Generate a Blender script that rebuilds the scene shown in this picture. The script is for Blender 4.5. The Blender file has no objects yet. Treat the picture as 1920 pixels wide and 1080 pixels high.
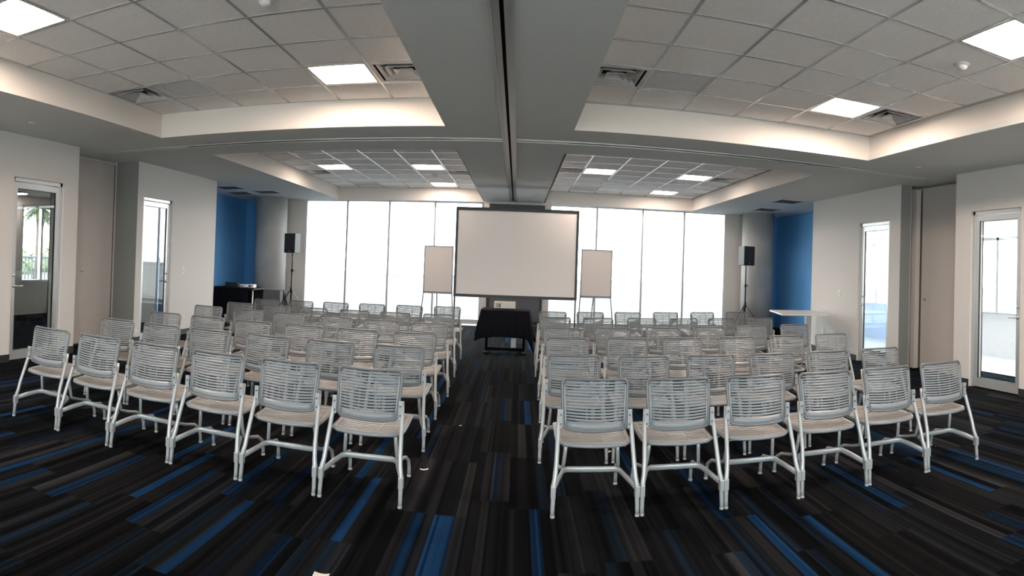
import bpy, math, random
from mathutils import Matrix, Vector
random.seed(7)
PI = math.pi
S = bpy.context.scene
C = S.collection

# ------------------------------------------------------------------ camera
# the photograph is a sweep panorama: a cylindrical lens, 97 degrees wide
FX = 1134.46; CY = 485.05
YAW, PITCH, ROLL = -0.009, 0.012, 0.035
def _rot(y, p, r):
    Y = Matrix(((math.cos(y), -math.sin(y), 0), (math.sin(y), math.cos(y), 0), (0, 0, 1)))
    P = Matrix(((1, 0, 0), (0, math.cos(p), math.sin(p)), (0, -math.sin(p), math.cos(p))))
    Rm = Matrix(((math.cos(r), 0, math.sin(r)), (0, 1, 0), (-math.sin(r), 0, math.cos(r))))
    return Rm @ P @ Y
cam = bpy.data.objects.new('camera', bpy.data.cameras.new('camera'))
C.objects.link(cam)
cam.data.type = 'PANO'
_c = cam.data
_c.panorama_type = 'CENTRAL_CYLINDRICAL'
_c.central_cylindrical_range_u_min = -960 / FX
_c.central_cylindrical_range_u_max = 960 / FX
_c.central_cylindrical_range_v_min = -(1080 - CY) / FX
_c.central_cylindrical_range_v_max = CY / FX
_c.central_cylindrical_radius = 1.0
_m = _rot(YAW, PITCH, ROLL).transposed() @ Matrix(((1, 0, 0), (0, 0, -1), (0, 1, 0)))
cam.matrix_world = Matrix.Translation((0, 0, 1.5)) @ _m.to_4x4()
cam.data.clip_start = 0.02
S.camera = cam

# ------------------------------------------------------------------ world and exposure
SKY = 4.4
W = bpy.data.worlds.new('world'); S.world = W; W.use_nodes = True
bg = W.node_tree.nodes['Background']
bg.inputs[0].default_value = (0.93, 0.97, 1.0, 1); bg.inputs[1].default_value = SKY
S.view_settings.view_transform = 'Standard'; S.view_settings.look = 'None'
S.view_settings.exposure = 1.0; S.view_settings.gamma = 1.0
S.view_settings.use_curve_mapping = False
S.cycles.use_denoising = True
S.cycles.max_bounces = 10; S.cycles.diffuse_bounces = 5; S.cycles.glossy_bounces = 4
S.cycles.transmission_bounces = 6; S.cycles.transparent_max_bounces = 16
S.cycles.sample_clamp_indirect = 6.0
LAMP = 60.0

# ------------------------------------------------------------------ materials
def mat(name, col, rough=0.6, metal=0.0, spec=0.5, bump=0.0, bscale=200.0, var=0.0, vscale=3.0):
    m = bpy.data.materials.new(name); m.use_nodes = True
    nt = m.node_tree; b = nt.nodes['Principled BSDF']
    b.inputs['Base Color'].default_value = (*col, 1)
    b.inputs['Roughness'].default_value = rough
    b.inputs['Metallic'].default_value = metal
    b.inputs['Specular IOR Level'].default_value = spec
    tc = nt.nodes.new('ShaderNodeTexCoord')
    if var:
        n = nt.nodes.new('ShaderNodeTexNoise'); n.inputs['Scale'].default_value = vscale
        n.inputs['Detail'].default_value = 5
        nt.links.new(tc.outputs['Object'], n.inputs['Vector'])
        r = nt.nodes.new('ShaderNodeMapRange')
        r.inputs['From Min'].default_value = 0.3; r.inputs['From Max'].default_value = 0.7
        r.inputs['To Min'].default_value = 1 - var; r.inputs['To Max'].default_value = 1 + var
        nt.links.new(n.outputs['Fac'], r.inputs['Value'])
        v = nt.nodes.new('ShaderNodeVectorMath'); v.operation = 'SCALE'
        v.inputs[0].default_value = col
        nt.links.new(r.outputs['Result'], v.inputs['Scale'])
        nt.links.new(v.outputs['Vector'], b.inputs['Base Color'])
    if bump:
        n = nt.nodes.new('ShaderNodeTexNoise'); n.inputs['Scale'].default_value = bscale
        n.inputs['Detail'].default_value = 3
        nt.links.new(tc.outputs['Object'], n.inputs['Vector'])
        bp = nt.nodes.new('ShaderNodeBump'); bp.inputs['Strength'].default_value = bump
        bp.inputs['Distance'].default_value = 0.01
        nt.links.new(n.outputs['Fac'], bp.inputs['Height'])
        nt.links.new(bp.outputs['Normal'], b.inputs['Normal'])
    return m

def glass(name, ior=1.5, tint=(0.9, 0.95, 0.93)):
    m = bpy.data.materials.new(name); m.use_nodes = True
    nt = m.node_tree; nt.nodes.clear()
    o = nt.nodes.new('ShaderNodeOutputMaterial'); mx = nt.nodes.new('ShaderNodeMixShader')
    t = nt.nodes.new('ShaderNodeBsdfTransparent'); t.inputs[0].default_value = (*tint, 1)
    g = nt.nodes.new('ShaderNodeBsdfGlossy'); g.inputs['Roughness'].default_value = 0.0
    f = nt.nodes.new('ShaderNodeFresnel'); f.inputs['IOR'].default_value = ior
    # the outer face carries the reflection of both faces of the pane
    ge = nt.nodes.new('ShaderNodeNewGeometry')
    sb = nt.nodes.new('ShaderNodeMath'); sb.operation = 'SUBTRACT'; sb.inputs[0].default_value = 1.0
    ml = nt.nodes.new('ShaderNodeMath'); ml.operation = 'MULTIPLY'; ml.use_clamp = True
    m2 = nt.nodes.new('ShaderNodeMath'); m2.operation = 'MULTIPLY'; m2.inputs[1].default_value = 1.7
    nt.links.new(ge.outputs['Backfacing'], sb.inputs[1])
    nt.links.new(f.outputs[0], m2.inputs[0]); nt.links.new(m2.outputs[0], ml.inputs[0]); nt.links.new(sb.outputs[0], ml.inputs[1])
    nt.links.new(ml.outputs[0], mx.inputs[0])
    nt.links.new(t.outputs[0], mx.inputs[1]); nt.links.new(g.outputs[0], mx.inputs[2])
    nt.links.new(mx.outputs[0], o.inputs[0])
    return m

def emit(name, col, strength):
    m = bpy.data.materials.new(name); m.use_nodes = True
    nt = m.node_tree; nt.nodes.clear()
    o = nt.nodes.new('ShaderNodeOutputMaterial'); e = nt.nodes.new('ShaderNodeEmission')
    e.inputs[0].default_value = (*col, 1); e.inputs[1].default_value = strength
    nt.links.new(e.outputs[0], o.inputs[0])
    return m

def carpet_material():
    m = bpy.data.materials.new('striped_plank_carpet'); m.use_nodes = True
    nt = m.node_tree; L = nt.links.new; b = nt.nodes['Principled BSDF']
    b.inputs['Roughness'].default_value = 1.0; b.inputs['Specular IOR Level'].default_value = 0.03
    def M(op, a, bb=None):
        n = nt.nodes.new('ShaderNodeMath'); n.operation = op
        for i, q in enumerate((a, bb)):
            if q is None: continue
            if isinstance(q, (int, float)): n.inputs[i].default_value = q
            else: L(q, n.inputs[i])
        return n.outputs[0]
    tc = nt.nodes.new('ShaderNodeTexCoord'); sp = nt.nodes.new('ShaderNodeSeparateXYZ')
    L(tc.outputs['Object'], sp.inputs[0]); X, Y = sp.outputs[0], sp.outputs[1]
    def wn(dim, x, y=None, seed=0.0):
        n = nt.nodes.new('ShaderNodeTexWhiteNoise'); n.noise_dimensions = '3D'
        c = nt.nodes.new('ShaderNodeCombineXYZ'); L(x, c.inputs[0])
        if y is not None: L(y, c.inputs[1])
        c.inputs[2].default_value = seed; L(c.outputs[0], n.inputs['Vector'])
        return n.outputs['Value']
    plank = M('FLOOR', M('DIVIDE', X, 0.25))
    off = wn(1, plank, None, 3.3)
    row = M('FLOOR', M('ADD', M('DIVIDE', Y, 1.0), off))
    col = M('FLOOR', M('DIVIDE', X, 0.0625))
    base = wn(2, col, row, 1.7)
    tone = wn(2, plank, row, 9.1)
    fine = M('FLOOR', M('DIVIDE', X, 0.0156))
    fn = wn(2, fine, row, 5.2)
    mid = M('FLOOR', M('DIVIDE', X, 0.031))
    mn = wn(2, mid, row, 7.9)
    ramp = nt.nodes.new('ShaderNodeValToRGB'); ramp.color_ramp.interpolation = 'CONSTANT'
    e = ramp.color_ramp.elements
    e[0].position = 0; e[0].color = (0.0048, 0.0054, 0.0072, 1)
    e[1].position = 0.2; e[1].color = (0.0145, 0.0165, 0.0205, 1)
    for p, c in ((0.38, (0.008, 0.0088, 0.011, 1)), (0.55, (0.025, 0.025, 0.027, 1)), (0.72, (0.014, 0.014, 0.0155, 1)), (0.86, (0.010, 0.018, 0.032, 1))):
        q = e.new(p); q.color = c
    L(base, ramp.inputs[0])
    # fine pinstripes inside every plank
    fs = nt.nodes.new('ShaderNodeMapRange'); L(fn, fs.inputs['Value'])
    fs.inputs['To Min'].default_value = 0.45; fs.inputs['To Max'].default_value = 1.5
    ms = nt.nodes.new('ShaderNodeMapRange'); L(mn, ms.inputs['Value'])
    ms.inputs['To Min'].default_value = 0.7; ms.inputs['To Max'].default_value = 1.25
    ts = nt.nodes.new('ShaderNodeMapRange'); L(tone, ts.inputs['Value'])
    ts.inputs['To Min'].default_value = 0.6; ts.inputs['To Max'].default_value = 1.4
    k = M('MULTIPLY', M('MULTIPLY', fs.outputs[0], ms.outputs[0]), ts.outputs[0])
    sc = nt.nodes.new('ShaderNodeVectorMath'); sc.operation = 'SCALE'
    L(ramp.outputs[0], sc.inputs[0]); L(k, sc.inputs['Scale'])
    # blue accent bars
    blue = wn(2, col, row, 12.5)
    isb = M('GREATER_THAN', blue, 0.90)
    mx = nt.nodes.new('ShaderNodeMix'); mx.data_type = 'RGBA'
    L(isb, mx.inputs[0]); L(sc.outputs[0], mx.inputs[6])
    bs = nt.nodes.new('ShaderNodeVectorMath'); bs.operation = 'SCALE'
    bs.inputs[0].default_value = (0.011, 0.050, 0.135)
    bv = wn(2, col, row, 21.5); L(M('MULTIPLY', fs.outputs[0], M('ADD', M('MULTIPLY', bv, 0.8), 0.25)), bs.inputs['Scale']); L(bs.outputs[0], mx.inputs[7])
    # pile grain
    ns = nt.nodes.new('ShaderNodeTexNoise'); ns.inputs['Scale'].default_value = 260; L(tc.outputs['Object'], ns.inputs['Vector'])
    nr = nt.nodes.new('ShaderNodeMapRange'); L(ns.outputs['Fac'], nr.inputs['Value'])
    nr.inputs['From Min'].default_value = 0.3; nr.inputs['From Max'].default_value = 0.7
    nr.inputs['To Min'].default_value = 0.7; nr.inputs['To Max'].default_value = 1.3
    g = nt.nodes.new('ShaderNodeVectorMath'); g.operation = 'SCALE'
    L(mx.outputs[2], g.inputs[0]); L(M('MULTIPLY', nr.outputs[0], 0.50), g.inputs['Scale'])
    L(g.outputs[0], b.inputs['Base Color'])
    return m

M_carpet = carpet_material()
M_wall = mat('painted_wall', (0.60, 0.58, 0.555), 0.75, bump=0.05, bscale=300)
M_soffit = mat('painted_soffit', (0.62, 0.64, 0.625), 0.8, bump=0.05, bscale=300)
M_bulk = mat('painted_bulkhead', (0.72, 0.68, 0.635), 0.75)
M_blue = mat('blue_accent_paint', (0.10, 0.33, 0.67), 0.6)
M_tile = mat('acoustic_ceiling_tile', (0.91, 0.885, 0.86), 0.95, spec=0.08, var=0.05, vscale=60, bump=0.2, bscale=400)
M_grid = mat('ceiling_grid_metal', (0.50, 0.50, 0.49), 0.22, 0.25, 1.0)
M_base = mat('black_rubber_base', (0.012, 0.012, 0.013), 0.5)
M_alu = mat('brushed_aluminium', (0.62, 0.63, 0.63), 0.38, 0.7)
M_frame = mat('window_mullion_grey', (0.42, 0.44, 0.45), 0.5, 0.3)
M_track = mat('aluminium_track', (0.55, 0.56, 0.54), 0.35, 0.5)
M_dark = mat('black_gap', (0.006, 0.006, 0.006), 0.8)
M_panel = mat('partition_fabric', (0.50, 0.465, 0.44), 0.85, bump=0.15, bscale=600)
M_conc = mat('smooth_concrete', (0.36, 0.36, 0.35), 0.7, var=0.12, vscale=2.2, bump=0.05, bscale=60)
M_glass = glass('clear_window_glass', 1.45, (0.97, 0.985, 0.98))
M_cglass = glass('plain_door_glass', 1.42, (0.93, 0.95, 0.94))
M_dglass = glass('coated_door_glass', 1.9, (0.9, 0.93, 0.92))
M_black = mat('black_plastic', (0.010, 0.010, 0.011), 0.45)
M_blackm = mat('black_metal', (0.012, 0.012, 0.013), 0.35, 0.4)
M_grille = mat('speaker_mesh', (0.014, 0.015, 0.018), 0.6, bump=0.6, bscale=500)
M_cloth = mat('black_table_linen', (0.0035, 0.004, 0.007), 0.9, spec=0.2)
M_greycloth = mat('grey_table_linen', (0.12, 0.13, 0.14), 0.9)
M_screen = mat('projection_fabric', (0.83, 0.78, 0.745), 0.85)
M_board = mat('flipchart_board', (0.60, 0.56, 0.53), 0.6)
M_boardf = mat('grey_board_frame', (0.16, 0.17, 0.19), 0.4, 0.4)
M_chair = mat('grey_chair_polymer', (0.215, 0.235, 0.25), 0.36)  # chair grey with cool daylight put into the colour
M_rim = mat('grey_chair_rim', (0.125, 0.135, 0.14), 0.34)
M_seat = mat('grey_seat_polymer', (0.31, 0.29, 0.275), 0.30)  # same chair grey, with warm lamp light put into the colour
M_leg = mat('silver_painted_steel', (0.40, 0.415, 0.42), 0.33, 0.25)
M_white = mat('white_plastic', (0.72, 0.71, 0.69), 0.45)
M_beige = mat('beige_projector_shell', (0.62, 0.56, 0.50), 0.45)
M_lamin = mat('pale_laminate', (0.66, 0.63, 0.58), 0.35)
M_diff = mat('diffuser_metal', (0.55, 0.55, 0.55), 0.4)
M_grey = mat('grey_display_surface', (0.07, 0.075, 0.08), 0.35)
M_lamp = emit('warm_lamp_lens', (1.0, 0.80, 0.66), LAMP)
M_lamp_far = emit('warm_lamp_lens_dim', (1.0, 0.82, 0.70), LAMP*0.42)
M_house = mat('lamp_reflector', (0.80, 0.76, 0.73), 0.4)
M_terrace = mat('pale_terrace_paving', (0.11, 0.11, 0.108), 0.8, var=0.05)
M_rail = mat('white_railing', (0.60, 0.62, 0.62), 0.5)
M_trunk = mat('palm_trunk_bark', (0.14, 0.11, 0.085), 0.9, bump=0.5, bscale=20)
M_frond = mat('palm_frond_green', (0.075, 0.11, 0.055), 0.7)
M_bush = mat('hedge_leaf_green', (0.20, 0.27, 0.15), 0.85)
M_corr = mat('white_corridor_paint', (0.80, 0.80, 0.84), 0.7)
M_paper = mat('white_paper', (0.8, 0.78, 0.74), 0.8)

# ------------------------------------------------------------------ mesh builder
class MB:
    def __init__(s): s.v = []; s.f = []; s.sm = []
    def add(s, vs, fs, smooth=False):
        o = len(s.v); s.v += [tuple(p) for p in vs]
        for f in fs: s.f.append(tuple(i + o for i in f)); s.sm.append(smooth)
        return s
    def box(s, x0, y0, z0, x1, y1, z1, M=None):
        x0, x1 = min(x0, x1), max(x0, x1); y0, y1 = min(y0, y1), max(y0, y1); z0, z1 = min(z0, z1), max(z0, z1)
        vs = [Vector(p) for p in ((x0,y0,z0),(x1,y0,z0),(x1,y1,z0),(x0,y1,z0),(x0,y0,z1),(x1,y0,z1),(x1,y1,z1),(x0,y1,z1))]
        if M is not None: vs = [M @ p for p in vs]
        return s.add(vs, [(0,3,2,1),(4,5,6,7),(0,1,5,4),(1,2,6,5),(2,3,7,6),(3,0,4,7)])
    def prism(s, poly, z0, z1, M=None, smooth=False):
        n = len(poly)
        vs = [Vector((x, y, z0)) for x, y in poly] + [Vector((x, y, z1)) for x, y in poly]
        if M is not None: vs = [M @ p for p in vs]
        s.add(vs, [tuple(range(n))[::-1], tuple(range(n, 2*n))])
        return s.add(vs, [(i, (i+1) % n, n+(i+1) % n, n+i) for i in range(n)], smooth)
    def tube(s, path, r, seg=8, flat=1.0, closed=False, up=(0, 0, 1)):
        P = [Vector(p) for p in path]; n = len(P); rings = []
        rr = r if isinstance(r, (list, tuple)) else [r] * n
        prev = None
        for i, p in enumerate(P):
            a = P[(i-1) % n] if (closed or i > 0) else P[i]
            b = P[(i+1) % n] if (closed or i < n-1) else P[i]
            t = (b - a).normalized()
            if prev is None:
                u = Vector(up)
                if abs(u.dot(t)) > 0.95: u = Vector((1, 0, 0))
                x = u.cross(t).normalized()
            else:
                x = (prev - t * prev.dot(t)).normalized()
            prev = x; y = t.cross(x)
            rings.append([p + x * (math.cos(2*PI*k/seg) * rr[i]) + y * (math.sin(2*PI*k/seg) * rr[i] * flat) for k in range(seg)])
        vs = [q for ring in rings for q in ring]; fs = []
        m = n if closed else n - 1
        for i in range(m):
            j = (i+1) % n
            for k in range(seg):
                l = (k+1) % seg
                fs.append((i*seg+k, i*seg+l, j*seg+l, j*seg+k))
        s.add(vs, fs, True)
        if not closed:
            s.add(rings[0], [tuple(range(seg))[::-1]]); s.add(rings[-1], [tuple(range(seg))])
        return s
    def lathe(s, prof, c=(0, 0, 0), seg=24, M=None):
        vs = []; fs = []; n = len(prof)
        for k in range(seg):
            a = 2*PI*k/seg
            for r, z in prof: vs.append(Vector((r*math.cos(a)+c[0], r*math.sin(a)+c[1], z+c[2])))
        if M is not None: vs = [M @ p for p in vs]
        for k in range(seg):
            l = (k+1) % seg
            for i in range(n-1): fs.append((k*n+i, l*n+i, l*n+i+1, k*n+i+1))
        return s.add(vs, fs, True)
    def sheet(s, fn, us, vs_, th=0.004, smooth=True):
        """a curved strip with real thickness; fn(u, v) gives (point, normal)"""
        nu, nv = len(us), len(vs_); A = []; B = []
        for v in vs_:
            for u in us:
                p, n = fn(u, v); p = Vector(p); n = Vector(n).normalized()
                A.append(p + n*th/2); B.append(p - n*th/2)
        N = nu*nv; fs = []
        for j in range(nv-1):
            for i in range(nu-1):
                a = j*nu+i; fs.append((a, a+1, a+nu+1, a+nu)); fs.append((N+a, N+a+nu, N+a+nu+1, N+a+1))
        o = A + B
        s.add(o, fs, smooth); e = []
        for i in range(nu-1):
            e.append((i, N+i, N+i+1, i+1)); a = (nv-1)*nu+i; e.append((a, a+1, N+a+1, N+a))
        for j in range(nv-1):
            a = j*nu; e.append((a, a+nu, N+a+nu, N+a)); a = j*nu+nu-1; e.append((a, N+a, N+a+nu, a+nu))
        return s.add(o, e)
    def build(s, name, m, parent=None, loc=None, bevel=0.0):
        me = bpy.data.meshes.new(name); me.from_pydata(s.v, [], s.f)
        me.polygons.foreach_set('use_smooth', s.sm); me.materials.append(m)
        import bmesh
        bm = bmesh.new(); bm.from_mesh(me)
        bmesh.ops.remove_doubles(bm, verts=bm.verts, dist=1e-5)
        if bevel:
            bmesh.ops.bevel(bm, geom=list(bm.edges), offset=bevel, segments=2, affect='EDGES', profile=0.6)
        bmesh.ops.recalc_face_normals(bm, faces=bm.faces)
        bm.to_mesh(me); bm.free(); me.update()
        o = bpy.data.objects.new(name, me); C.objects.link(o)
        if parent is not None: o.parent = parent
        if loc is not None: o.location = loc
        return o

def tag(o, label, cat, group=None):
    o['label'] = label; o['category'] = cat
    if group: o['group'] = group
    return o
def thing(name, label, cat, loc=(0, 0, 0), rz=0, group=None):
    o = bpy.data.objects.new(name, None); C.objects.link(o)
    o.empty_display_size = 0.1; o.location = loc; o.rotation_euler = (0, 0, rz)
    return tag(o, label, cat, group)
def struct(name, mb, m, parent=None, bevel=0.0):
    o = mb.build(name, m, parent, bevel=bevel)
    if parent is None: o['kind'] = 'structure'
    return o
def dup(root, loc, rz, label):
    r = root.copy(); C.objects.link(r); r.location = loc; r.rotation_euler = (0, 0, rz); r['label'] = label
    for ch in list(root.children):
        c = ch.copy(); C.objects.link(c); c.parent = r
        for g in list(ch.children):
            d = g.copy(); C.objects.link(d); d.parent = c
    return r

# ------------------------------------------------------------------ room shell
XL, XR = -5.896, 5.782         # side walls
YR, YB = -2.6, 14.60           # rear wall and window wall
ZS, ZT = 3.003, 3.31           # soffit, tile ceiling
T = 0.613
XAL, XAR = -7.05, 6.65         # blue alcove walls
YA = 10.78                     # where the alcoves start
YP0, YP1 = {'L': 6.60, 'R': 6.55}, {'L': 8.08, 'R': 7.90}   # partition pockets
XPL, XPR = -6.36, 6.18         # panel planes in the pockets

struct('floor', MB().box(-7.3, YR-.2, -0.12, 6.9, YB+.25, 0.0), M_carpet)

# left wall with two door openings (near 5.34-6.26, far 8.25-9.15)
DOORS = {'L': [(5.34, 6.30), (8.25, 9.16)], 'R': [(5.27, 6.22), (8.21, 9.15)]}
DH = 2.44
def side_wall(x, sd, out, doors, ya, mb):
    t = 0.14 * out
    (a1, b1), (a2, b2) = doors
    p0, p1 = YP0[sd], YP1[sd]
    for y0, y1, z0, z1 in [(YR, a1, 0, ZS+.05), (a1, b1, DH, ZS+.05), (b1, p0, 0, ZS+.05), (p1, a2, 0, ZS+.05), (a2, b2, DH, ZS+.05), (b2, ya, 0, ZS+.05)]:
        mb.box(x, y0, z0, x+t, y1, z1)
    return mb
wl = side_wall(XL, 'L', -1, DOORS['L'], YA, MB())
p0, p1 = YP0['L'], YP1['L']
wl.box(XPL-.07, p0-.03, 0, XPL-.05, p1+.1, ZS+.05).box(XPL-.07, p0-.03, 0, XL-.14, p0, ZS+.05).box(XPL-.07, p1, 0, XL-.14, p1+.1, ZS+.05)
wl.box(XAL, YA-.14, 0, XL-.02, YA, ZS+.05)
struct('wall_left', wl, M_wall)
wr = side_wall(XR, 'R', 1, DOORS['R'], YA+.14, MB())
p0, p1 = YP0['R'], YP1['R']
wr.box(XPR+.12, p0-.03, 0, XPR+.14, p1+.3, ZS+.05).box(XPR+.14, p0-.03, 0, XR+.14, p0, ZS+.05).box(XR+.14, p1, 0, 6.0, p1+.14, ZS+.05).box(6.0, p1+.26, 0, XPR+.16, p1+.3, ZS+.05).box(5.96, p1+.14, 0, 6.0, p1+.3, ZS+.05)
wr.box(XAR, YA, 0, XR+.02, YA+.14, ZS+.05)
struct('wall_right', wr, M_wall)
M_jamb = mat('dark_grey_jamb_paint', (0.19, 0.195, 0.185), 0.75)
struct('trim_5', MB().box(XPL+.012, YP1['L']-.006, 0, XL-.003, YP1['L']-.001, ZS), M_jamb)
struct('trim_6', MB().box(XR+.003, YP1['R']-.006, 0, 5.985, YP1['R']-.001, ZS), M_jamb)
struct('wall_alcove_left', MB().box(XAL-.1, YB, 0, -6.15, YB+.2, ZS+.05).box(XAL-.12, YA-.1, 0, XAL, YB+.2, ZS+.05), M_blue)
struct('wall_alcove_right', MB().box(5.95, YB, 0, XAR+.1, YB+.2, ZS+.05).box(XAR, YA, 0, XAR+.12, YB+.2, ZS+.05), M_blue)
# window wall: end pieces and the centre pier
WL0, WL1, WR0, WR1 = -5.36, -0.88, 0.76, 5.21
struct('wall_back', MB().box(-6.15, YB, 0, WL0, YB+.2, ZS+.05).box(WR1, YB, 0, 5.95, YB+.2, ZS+.05)
       .box(-.84, YB-.32, 0, .75, YB+.2, ZS+.05), M_wall)
# rear wall behind the camera with its own window band
RW0, RW1, RZ0, RZ1 = -5.4, 5.3, 0.5, 2.85
struct('wall_rear', MB().box(XL-.14, YR-.2, 0, RW0, YR, ZS+.05).box(RW1, YR-.2, 0, XR+.14, YR, ZS+.05)
       .box(RW0, YR-.2, 0, RW1, YR, RZ0).box(RW0, YR-.2, RZ1, RW1, YR, ZS+.05), M_wall)

# ceiling soffit: a slab with the four coffers cut out, built from strips
BAYS = {'nl': (-4.434, -.83, -.10, 6.548), 'nr': (.545, 4.266, -.10, 6.548),
        'fl': (-4.434, -.85, 7.93, 14.39), 'fr': (.60, 4.23, 7.93, 14.39)}
sf = MB(); ZH = ZS + 0.06
x0, x1 = XAL-.1, XAR+.1
sf.box(x0, YR-.2, ZS, -4.434, YB+.2, ZH); sf.box(4.25, YR-.2, ZS, x1, YB+.2, ZH)
# centre beam: two halves each side of the track slot
TX0, TX1 = -.205, -.085
sf.box(-.84, YR-.2, ZS, TX0, YB+.2, ZH); sf.box(TX1, YR-.2, ZS, .57, YB+.2, ZH)
for a, b in ((-4.434, -.84), (.57, 4.25)):
    sf.box(a, YR-.2, ZS, b, -.10, ZH); sf.box(a, 6.548, ZS, b, 7.16, ZH); sf.box(a, 7.26, ZS, b, 7.93, ZH); sf.box(a, 14.39, ZS, b, YB+.2, ZH)
    sf.box(a, 7.16, ZS+.05, b, 7.26, ZH)
struct('ceiling', sf, M_soffit)
# coffer upstands
bk = MB()
for a, b, c, d in BAYS.values():
    e = .003; z = ZS-.001
    bk.box(a-.05, c-.05, ZS+.07, a+e, d+.05, ZT+.03).box(b-e, c-.05, ZS+.07, b+.05, d+.05, ZT+.03)
    bk.box(a, c-.05, ZS+.07, b, c+e, ZT+.03).box(a, d-e, ZS+.07, b, d+.05, ZT+.03)
    bk.box(a+.0005, c, z, a+e, d, ZS+.07).box(b-e, c, z, b-.0005, d, ZS+.07)
    bk.box(a+e, c+.0005, z, b-e, c+e, ZS+.07).box(a+e, d-e, z, b-e, d-.0005, ZS+.07)
struct('trim_1', bk, M_bulk)

# ceiling tiles with a T-bar grid; cells that hold a fixture stay open
GRID = {'nl': (-3.881, 3.499), 'nr': (1.157, 3.43), 'fl': (-3.881, 10.99), 'fr': (1.157, 10.83)}
FIX = {'nl': {'light': [(-1, -1), (3, 3)], 'diff': [(4, 3), (-1, 3)], 'ret': [(0, 3)]},
       'nr': {'light': [(3, -1), (3, 3)], 'diff': [(-1, 3), (4, 3)], 'ret': [(0, 3)]},
       'fl': {'light': [(0, 0), (3, 0), (3, 4)], 'diff': [(-1, 1), (4, 1)], 'ret': [(0, 4)]},
       'fr': {'light': [(0, 0), (3, 0), (3, 4)], 'diff': [(-1, 0), (4, 0)], 'ret': [(4, 4), (0, 4)]}}
FIX['nl']['light'][0] = (0, -1)
CELLS = {}
tl = MB(); gr = MB()
for k, (a, b, c, d) in BAYS.items():
    gx, gy = GRID[k]
    used = {}
    for kind, cells in FIX[k].items():
        for q in cells: used[q] = kind
    CELLS[k] = used
    i0 = math.floor((a-gx)/T); i1 = math.ceil((b-gx)/T); j0 = math.floor((c-gy)/T); j1 = math.ceil((d-gy)/T)
    for i in range(i0, i1):
        for j in range(j0, j1):
            if (i, j) in used: continue
            xa, xb = max(a, gx+i*T), min(b, gx+(i+1)*T); ya, yb = max(c, gy+j*T), min(d, gy+(j+1)*T)
            if xb-xa < .01 or yb-ya < .01: continue
            tl.box(xa, ya, ZT, xb, yb, ZT+.015)
    for i in range(i0, i1+1):
        x = gx+i*T
        if a < x < b: gr.box(x-.012, c, ZT-.004, x+.012, d, ZT+.03)
    for j in range(j0, j1+1):
        y = gy+j*T
        if c < y < d: gr.box(a, y-.012, ZT-.005, b, y+.012, ZT+.029)
    gr.box(a, c, ZT-.004, a+.02, d, ZT).box(b-.02, c, ZT-.004, b, d, ZT).box(a, c, ZT-.004, b, c+.02, ZT).box(a, d-.02, ZT-.004, b, d, ZT)
struct('ceiling_tiles', tl, M_tile)
struct('trim_2', gr, M_grid)
# a solid roof deck over everything
struct('ceiling_deck', MB().box(XAL-.3, YR-.2, 3.62, XAR+.3, YB+.2, 3.75).box(XAL-.3, YR-.25, ZS, XAL-.2, YB+.2, 3.7).box(XAR+.2, YR-.25, ZS, XAR+.3, YB+.2, 3.7)
       .box(XAL-.3, YR-.3, ZS, XAR+.3, YR-.2, 3.7).box(XAL-.3, YB+.2, ZS, XAR+.3, YB+.3, 3.7), M_dark)

# partition tracks
tk = MB()
for xa in (TX0-.018, TX1): tk.box(xa, YR, ZS-.012, xa+.018, YB-.32, ZS+.02)
xm = (TX0+TX1)/2
tk.box(TX0, YR, ZS+.006, xm-.014, YB-.32, ZS+.02).box(xm+.014, YR, ZS+.006, TX1, YB-.32, ZS+.02)
for ya in (7.145, 7.26):
    tk.box(-5.9, ya, ZS-.012, TX0-.02, ya+.015, ZS+.02).box(TX1+.02, ya, ZS-.012, 5.78, ya+.015, ZS+.02)
tk.box(-5.9, 7.16, ZS+.008, TX0-.02, 7.195, ZS+.02).box(-5.9, 7.222, ZS+.008, TX0-.02, 7.26, ZS+.02)
tk.box(TX1+.02, 7.16, ZS+.008, 5.78, 7.195, ZS+.02).box(TX1+.02, 7.222, ZS+.008, 5.78, 7.26, ZS+.02)
struct('trim_3', tk, M_track)
struct('trim_4', MB().box(TX0, YR, ZS+.05, TX1, YB-.3, ZS+.08).box(-5.9, 7.15, ZS+.045, 5.78, 7.27, ZS+.05), M_dark)

# black rubber baseboards
def base_run(name, side, segs):
    b = MB()
    for y0, y1, x in segs: b.box(x, y0, 0, x - side*.012, y1, .10)
    struct(name, b, M_base)
base_run('baseboard_left', -1, [(YR, 5.34, XL), (6.30, YP0['L'], XL), (YP1['L'], 8.25, XL), (9.16, YA, XL), (YA, YB, XAL)])
base_run('baseboard_right', 1, [(YR, 5.27, XR), (6.22, YP0['R'], XR), (YP1['R'], 8.21, XR), (9.15, YA+.14, XR), (YA+.14, YB, XAR)])
struct('baseboard_back', MB().box(XAL, YB-.012, 0, WL0, YB, .1).box(WR1, YB-.012, 0, XAR, YB, .1).box(-.84, YB-.332, 0, .75, YB-.32, .1), M_base)

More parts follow.
